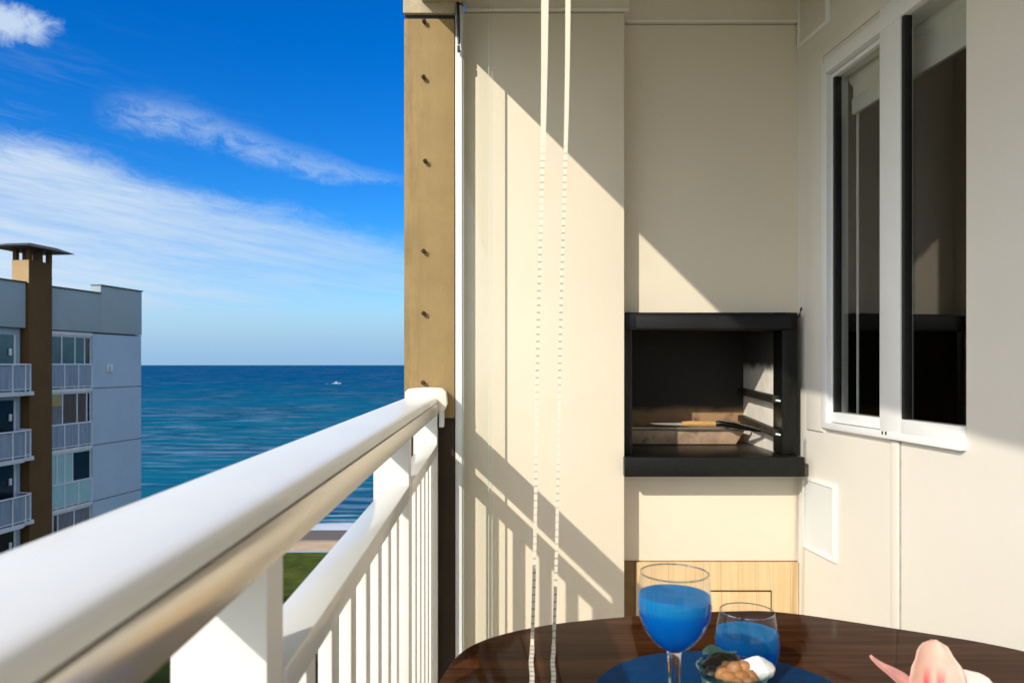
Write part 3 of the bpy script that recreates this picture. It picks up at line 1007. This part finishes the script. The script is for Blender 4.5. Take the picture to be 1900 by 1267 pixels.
# goblet
gx_, gy_ = (1251 - 950) / F * .86, .86
gb = thing("goblet", "tall stemmed goblet of bright blue drink on the navy placemat", "glass", (gx_, gy_, PT))
bz = lambda py, Y=.86: (677 - py) / F * Y - PT
r0 = .0415
outer = [(.0045, bz(1208)), (.012, bz(1203)), (.022, bz(1192)), (.033, bz(1170)), (.0400, bz(1142)), (.0418, bz(1122)), (.0412, bz(1100)), (.0395, bz(1078)), (.0380, bz(1062))]
MB().lathe(outer, (gx_, gy_, PT), 48).build("bowl", M_glass, gb)
rz = bz(1062)
rr = [(.0380, rz - .0010), (.0388, rz - .0004), (.0388, rz + .0006), (.0380, rz + .0010), (.0374, rz), (.0380, rz - .0010)]
MB().lathe(rr, (gx_, gy_, PT), 48).build("rim", M_rim, gb)
liq = [(.0001, bz(1205))] + [(max(.001, r_ - .0008), z_ + .0004) for r_, z_ in outer[1:6]] + [(.0405, bz(1104)), (.0400, bz(1102)), (.0001, bz(1102))]
MB().lathe(liq, (gx_, gy_, PT), 48).build("drink", M_drink, gb)
MB().lathe([(.0001, bz(1204)), (.0085, bz(1206)), (.0078, bz(1214)), (.0072, bz(1235)), (.0066, bz(1265)), (.006, bz(1300)), (.0058, .014), (.008, .007), (.02, .003), (.034, .0022), (.035, .001), (.034, .0), (.0001, .0)], (gx_, gy_, PT), 32).build("stem", M_stem, gb)

# stemless glass behind
tx, tyy = (1386 - 950) / F * 1.08, 1.08
tm = thing("tumbler", "short stemless glass of blue drink behind the snack bowl", "glass", (tx, tyy, PT))
tz = lambda py: (677 - py) / F * 1.08 - PT
prof = [(.0001, .0015), (.022, .0012), (.031, .006), (.0385, .018), (.0440, .034), (.0452, .048), (.0440, .062), (.0408, .078), (.0375, .0925)]
MB().lathe(prof, (tx, tyy, PT), 48).build("bowl", M_glass, tm)
MB().lathe([(.0375, .0918), (.0382, .0925), (.0378, .0936), (.0370, .0932), (.0375, .0918)], (tx, tyy, PT), 48).build("rim", M_rim, tm)
MB().lathe([(.0001, .003)] + [(r_ - .0009, z_ + .001) for r_, z_ in prof[1:6]] + [(.0432, .0625), (.0428, .0635), (.0001, .0635)], (tx, tyy, PT), 48).build("drink", M_drink, tm)

# snack bowl
sx0, sy0 = (1360 - 950) / F * .935, .935
sb = thing("snack_bowl", "teal rimmed glass bowl of nuts on the placemat front", "bowl", (sx0, sy0, PT))
sz = lambda py: (677 - py) / F * .935 - PT
SR, SH = .0445, sz(1238)
MB().lathe([(.0001, .0), (.026, .0), (.030, .004), (.036, SH * .5), (SR, SH), (SR - .0012, SH + .0006), (SR - .0035, SH - .0005), (.033, SH * .5), (.026, .007), (.0001, .006)], (sx0, sy0, PT), 48).build("wall", M_teal, sb)
MB().lathe([(.0001, SH * .55), (.0352, SH * .55), (.0395, SH * .86), (.0402, SH * .87)], (sx0, sy0, PT), 48).build("lining", M_cream_in, sb)


def blob(c, r, seed, squash=(1, 1, 1), am=.12):
    rnd = random.Random(seed)
    ph = [rnd.uniform(0, 6.28) for _ in range(4)]
    vs, fs = [], []
    nu, nv = 14, 9
    for i in range(nv + 1):
        a = math.pi * i / nv
        for k in range(nu):
            q = 2 * math.pi * k / nu
            rr_ = r * (1 + am * math.sin(3 * q + ph[0]) * math.sin(a) + am * math.sin(2 * a * 2 + ph[1]) + am * .6 * math.sin(5 * q + ph[2]) * math.sin(2 * a))
            vs.append((c[0] + rr_ * math.sin(a) * math.cos(q) * squash[0], c[1] + rr_ * math.sin(a) * math.sin(q) * squash[1], c[2] + rr_ * math.cos(a) * squash[2]))
    for i in range(nv):
        for k in range(nu):
            fs.append((i * nu + k, i * nu + (k + 1) % nu, (i + 1) * nu + (k + 1) % nu, (i + 1) * nu + k))
    return MB().add(vs, fs)


nz = PT + SH * .93
nuts = [(-.010, -.020, .000), (.004, -.022, .002), (.016, -.018, .001), (-.001, -.012, .009), (.011, -.008, .008), (-.016, -.010, .002), (.021, -.006, .004), (.003, .000, .004), (-.006, .004, .003), (.014, .006, .004), (-.004, -.030, -.003), (.010, -.029, -.003)]
for i, (a, b, c) in enumerate(nuts):
    o = blob((sx0 + a, sy0 + b, nz + c), .0088, 20 + i, (1.15, .95, .9), .07).build("nut", M_nut)
    tag(o, "brown roasted nut heaped in the teal rimmed snack bowl", "nut", "nuts in the snack bowl")
for i, (a, b, c, r_) in enumerate(((-.022, .012, .004, .012), (-.008, .022, .006, .013), (.006, .024, .004, .011), (-.026, -.004, .001, .010))):
    o = blob((sx0 + a, sy0 + b, nz + c), r_, 50 + i, (1.1, 1, .7), .12).build("dried_fruit", M_prune)
    tag(o, "dark dried fruit at the back of the snack bowl behind the nuts", "dried fruit", "dark dried fruit in the snack bowl")
lf = MB()
vs = []
for i in range(9):
    f_ = i / 8
    ww = .014 * math.sin(math.pi * min(1, f_ * .9 + .1))
    for j in (-1, 0, 1):
        vs.append((sx0 - .030 + f_ * .045 + 0, sy0 + .030 + j * ww * .4, nz + .012 + ww * .7 * (j) * .6 + .004 * math.sin(f_ * 7)))
lf.add(vs, [(3 * i + j, 3 * i + j + 1, 3 * i + 4 + j, 3 * i + 3 + j) for i in range(8) for j in (0, 1)])
lo_ = lf.build("garnish_leaf", mat("green_leaf", (.10, .22, .15), .4, .3, 90), None, 0, True, 80)
tag(lo_, "green garnish leaf tucked into the back of the snack bowl", "leaf")
ck = blob((sx0 + .0295, sy0 - .004, nz + .005), .0185, 77, (1.12, .9, .80), .10).build("cheese_piece", M_porc)
tag(ck, "white round cheese piece on the right edge of the snack bowl", "cheese")

# orchid
fx, fy = (1722 - 950) / F * .93, .93
fl_ = thing("orchid", "pink and white orchid bloom lying on the walnut table", "flower", (fx, fy, TZ))


def petal(L, W, bend, cup, base, direction, up, m, name, pw=1.0, tip=.35):
    """sheet in petal space (x across, y along, z up) placed on the bloom; a part with its own frame"""
    vs, fs = [], []
    nu, nv = 17, 13
    for i in range(nu):
        t_ = i / (nu - 1)
        ww = W * (math.sin(math.pi * (t_ ** pw) * (1 - tip * .35) + .10 * (1 - t_)) ** .8 if t_ < .999 else .06)
        if name == 'sepal': ww *= (1 - t_) ** .55 * 1.5
        ww = max(ww, .0016)
        for j in range(nv):
            s_ = -1 + 2 * j / (nv - 1)
            x = s_ * ww / 2 * (1 + .05 * math.sin(11 * t_ + s_ * 2) + .03 * math.sin(23 * t_ - s_))
            z = bend * t_ ** 2 * L + cup * (s_ ** 2) * ww + .0012 * math.sin(9 * t_ + 4 * s_) * abs(s_)
            vs.append((x, t_ * L, z))
    for i in range(nu - 1):
        for j in range(nv - 1): fs.append((i * nv + j, i * nv + j + 1, (i + 1) * nv + j + 1, (i + 1) * nv + j))
    me = bpy.data.meshes.new(name)
    me.from_pydata(vs, [], fs)
    for p_ in me.polygons: p_.use_smooth = True
    o = bpy.data.objects.new(name, me)
    COL.objects.link(o)
    me.materials.append(m)
    o.parent = fl_
    yv = Vector(direction).normalized()
    xv = yv.cross(Vector(up)).normalized()
    zv = xv.cross(yv)
    o.matrix_local = Matrix(((xv.x, yv.x, zv.x, base[0]), (xv.y, yv.y, zv.y, base[1]), (xv.z, yv.z, zv.z, base[2]), (0, 0, 0, 1)))
    md = o.modifiers.new("thick", 'SOLIDIFY')
    md.thickness = .0012
    return o


petal(.074, .060, -.10, .26, (.006, 0, .034), (.10, .10, 1), (-.25, -1, .1), M_petal, "petal", .8, .2)
petal(.070, .052, -.22, .20, (.014, -.006, .040), (1, -.1, .34), (.1, -.8, .75), M_petalw, "petal", .8, .2)
petal(.064, .048, -.25, .20, (.004, -.014, .034), (.6, -.7, -.10), (0, -.6, .8), M_petalw, "petal", .8, .2)
petal(.086, .017, .10, .35, (-.004, .004, .036), (-1, .05, .72), (.5, -.8, .5), M_sepal, "sepal", .75, .5)
petal(.052, .022, -.10, .3, (-.004, -.004, .040), (-.8, -.5, .30), (0, -.5, .8), M_sepal, "sepal", .8, .4)
petal(.036, .020, -.30, .4, (.000, -.014, .044), (-.35, -.7, .55), (.2, -.4, .8), M_petal, "lip", .8, .4)
blob((fx - .008, fy - .012, TZ + .044), .008, 91, (1, 1, 1.2), .12).build("column", M_sepal, fl_)
MB().tube([(fx + .012, fy, TZ + .030), (fx + .05, fy + .002, TZ + .038), (fx + .080, fy + .004, TZ + .047)], [.0022, .0016, .0008], 8).build("stem", M_stemg, fl_)
MB().tube([(fx + .004, fy, TZ + .034), (fx - .002, fy - .01, TZ + .014), (fx - .01, fy - .03, TZ + .003)], [.003, .0028, .003], 8).build("stalk", M_stemg, fl_)
